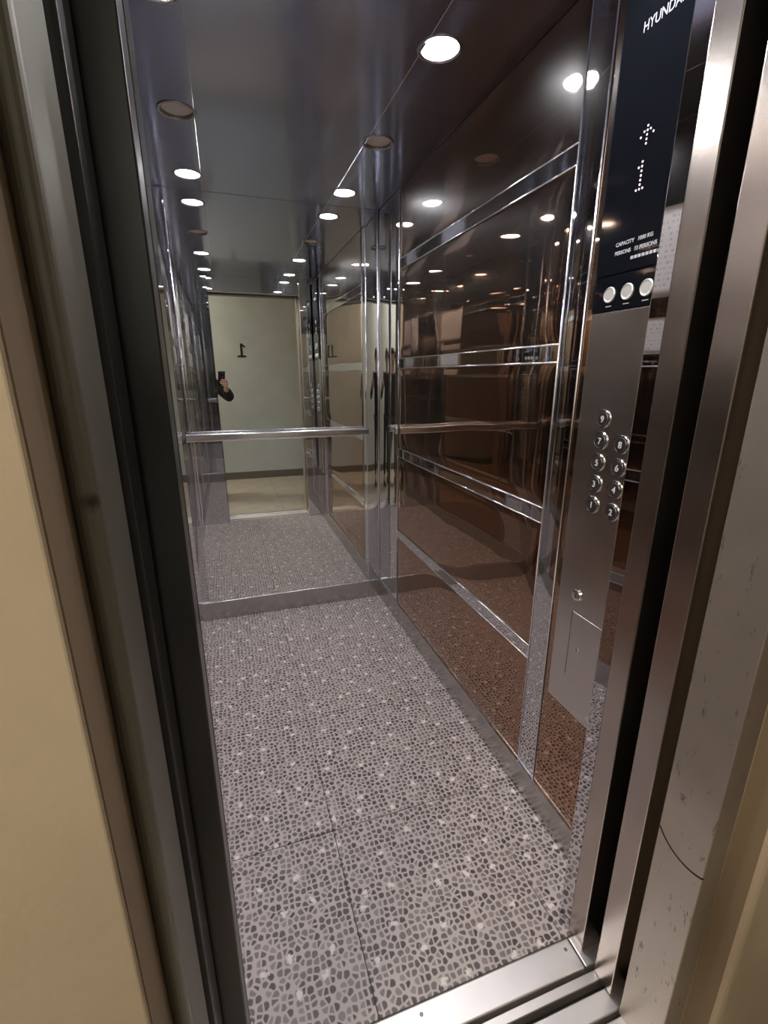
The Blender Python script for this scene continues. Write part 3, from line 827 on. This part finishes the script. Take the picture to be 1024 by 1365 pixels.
# clothes follow the same joints, a little wider
jv = {'hem': (V3(BX, BY, 0.86), (0.172, 0.125)), 'waist': (V3(BX, BY, 1.06), (0.160, 0.118)), 'chest': (V3(BX, BY, 1.26), (0.172, 0.125)),
      'yoke': (V3(BX, BY, 1.365), (0.118, 0.088)), 'collar': (V3(BX+0.006, BY+0.008, 1.435), 0.066),
      'shr': (sh_r, 0.074), 'elr': (elbow_r, 0.058), 'fr': (elbow_r*0.42+wrist_r*0.58, 0.053), 'wr': (elbow_r*0.08+wrist_r*0.92, 0.042),
      'shl': (sh_l, 0.074), 'ell': (elbow_l, 0.056), 'fl': (elbow_l*0.4+wrist_l*0.6, 0.050), 'wl': (elbow_l*0.06+wrist_l*0.94, 0.040)}
je = [('hem', 'waist'), ('waist', 'chest'), ('chest', 'yoke'), ('yoke', 'collar'), ('yoke', 'shr'), ('shr', 'elr'), ('elr', 'fr'), ('fr', 'wr'),
      ('yoke', 'shl'), ('shl', 'ell'), ('ell', 'fl'), ('fl', 'wl')]
skin_mesh('jacket', jv, je, M['jacket'], person, 'waist')
tv = {'seat': (V3(BX, BY, 0.92), (0.150, 0.112))}; te = []
for sgn, t in ((1, 'r'), (-1, 'l')):
    tv['h'+t] = (V3(BX+sgn*0.088, BY, 0.84), 0.096); tv['k'+t] = (V3(BX+sgn*0.100, BY+0.012, 0.48), 0.072); tv['c'+t] = (V3(BX+sgn*0.102, BY-0.012, 0.12), 0.066)
    te += [('seat', 'h'+t), ('h'+t, 'k'+t), ('k'+t, 'c'+t)]
skin_mesh('trousers', tv, te, M['trousers'], person, 'seat')
for sgn in (1, -1):
    x = BX+sgn*0.105
    bm = bmesh.new()
    secs = [(-0.085, 0.030, 0.075), (-0.06, 0.040, 0.095), (0.0, 0.042, 0.10), (0.06, 0.045, 0.075), (0.13, 0.048, 0.058), (0.175, 0.034, 0.045), (0.19, 0.012, 0.03)]
    rings = []
    for dy, hw, h in secs:
        rings.append([bm.verts.new((x+sgn*0.012*max(0, dy)*5+hw*cx_, BY-0.01+dy, h*cz_)) for cx_, cz_ in ((-1, 0), (-1.02, 0.35), (-0.85, 0.75), (-0.4, 1), (0.4, 1), (0.85, 0.75), (1.02, 0.35), (1, 0))])
    for A, B in zip(rings, rings[1:]):
        for k in range(8): bm.faces.new((A[k], A[(k+1) % 8], B[(k+1) % 8], B[k]))
    bm.faces.new(rings[0]); bm.faces.new(rings[-1])
    finish('shoe', bm, M['shoe'], person, smooth=True)
# hair: a cap over the crown, open at the face
bm = bmesh.new()
hc = V3(BX+0.026, BY+0.036, 1.610); ring_n, seg_n = 9, 24; rows_ = []
for a in range(ring_n):
    row = []
    for b in range(seg_n):
        t = 2*math.pi*b/seg_n; fr = max(0.0, math.sin(t))
        th = (a/(ring_n-1))*(1.95-0.85*fr**1.5)
        w = 1+0.03*noise.noise(V3(b*0.9, a*0.7, 3))
        row.append(bm.verts.new(hc+V3(0.083*math.sin(th)*math.cos(t)*w, 0.100*math.sin(th)*math.sin(t)*w-0.004, 0.103*math.cos(th)*w)))
    rows_.append(row)
for A, B in zip(rows_, rows_[1:]):
    for b in range(seg_n): bm.faces.new((A[b], A[(b+1) % seg_n], B[(b+1) % seg_n], B[b]))
bmesh.ops.remove_doubles(bm, verts=bm.verts[:], dist=1e-5)
bmesh.ops.solidify(bm, geom=bm.faces[:], thickness=0.008)
finish('hair', bm, M['hair'], person, smooth=True)
for sgn in (1, -1):
    bm = bmesh.new(); bmesh.ops.create_uvsphere(bm, u_segments=14, v_segments=10, radius=0.0115)
    for v in bm.verts: v.co += head+V3(sgn*0.031, 0.073, 0.006)
    e_ = finish('eye', bm, M['eye_white'], person, smooth=True)
    bm = bmesh.new(); add_lathe(bm, [(0.0055, 0.0), (0.004, 0.0012), (0.0, 0.0016)], head+V3(sgn*0.031, 0.0835, 0.005), (0, 1, 0), 14)
    finish('iris', bm, M['iris'], e_)
    bm = bmesh.new(); bmesh.ops.create_uvsphere(bm, u_segments=12, v_segments=10, radius=1.0)
    for v in bm.verts: v.co = head+V3(sgn*0.080, -0.004, -0.008)+Vector((v.co.x*0.008, v.co.y*0.017+v.co.z*0.004, v.co.z*0.031))
    finish('ear', bm, M['skin'], person, smooth=True)
    bm = bmesh.new(); add_tube(bm, [head+V3(sgn*0.046, 0.066, 0.027), head+V3(sgn*0.032, 0.079, 0.031), head+V3(sgn*0.016, 0.084, 0.027)], [0.002, 0.0034, 0.0028], 8)
    finish('eyebrow', bm, M['hair'], person, smooth=True)
bm = bmesh.new(); bmesh.ops.create_uvsphere(bm, u_segments=14, v_segments=8, radius=1.0)
for v in bm.verts: v.co = head+V3(0.0, 0.072, -0.056)+Vector((v.co.x*0.024, v.co.y*0.010-abs(v.co.x)*0.006, v.co.z*0.007))
finish('mouth', bm, M['lips'], person, smooth=True)

# phone, square to the camera's own direction
ph = bpy.data.objects.new('phone', None); ph.empty_display_size = 0.03
base = phone_pt(-0.0065, -0.122, -0.010)
put(ph, None, base); tag(ph, 'dark smartphone held upright in the hand at the doorway', 'phone')
def phone_part(name, r0, r1, u0, u1, f0, f1, material, bevel, parent=ph, seg=3):
    bm = bmesh.new(); add_box(bm, (r0, u0, f0), (r1, u1, f1), bevel, seg)
    for v in bm.verts: v.co = phone_pt(*v.co)
    return finish(name, bm, material, parent, smooth=False)
phone_part('case', -0.043, 0.030, -0.122, 0.034, -0.0155, -0.0070, M['phone'], 0.0032)
phone_part('screen', -0.040, 0.027, -0.119, 0.031, -0.0159, -0.0152, M['screen'], 0.0002, seg=1)
cm = phone_part('camera_bump', -0.011, 0.011, -0.028, 0.024, -0.0072, -0.0056, M['screen'], 0.0006, seg=2)
for u in (0.0, -0.018, 0.016):
    bm = bmesh.new(); add_lathe(bm, [(0.0062, 0.0), (0.0062, 0.0008), (0.0052, 0.0009), (0.0048, 0.0003), (0.0, 0.0003)], phone_pt(0, u, -0.0057), FWD, 16)
    finish('lens_ring', bm, M['chrome'] if u else M['screen'], cm)
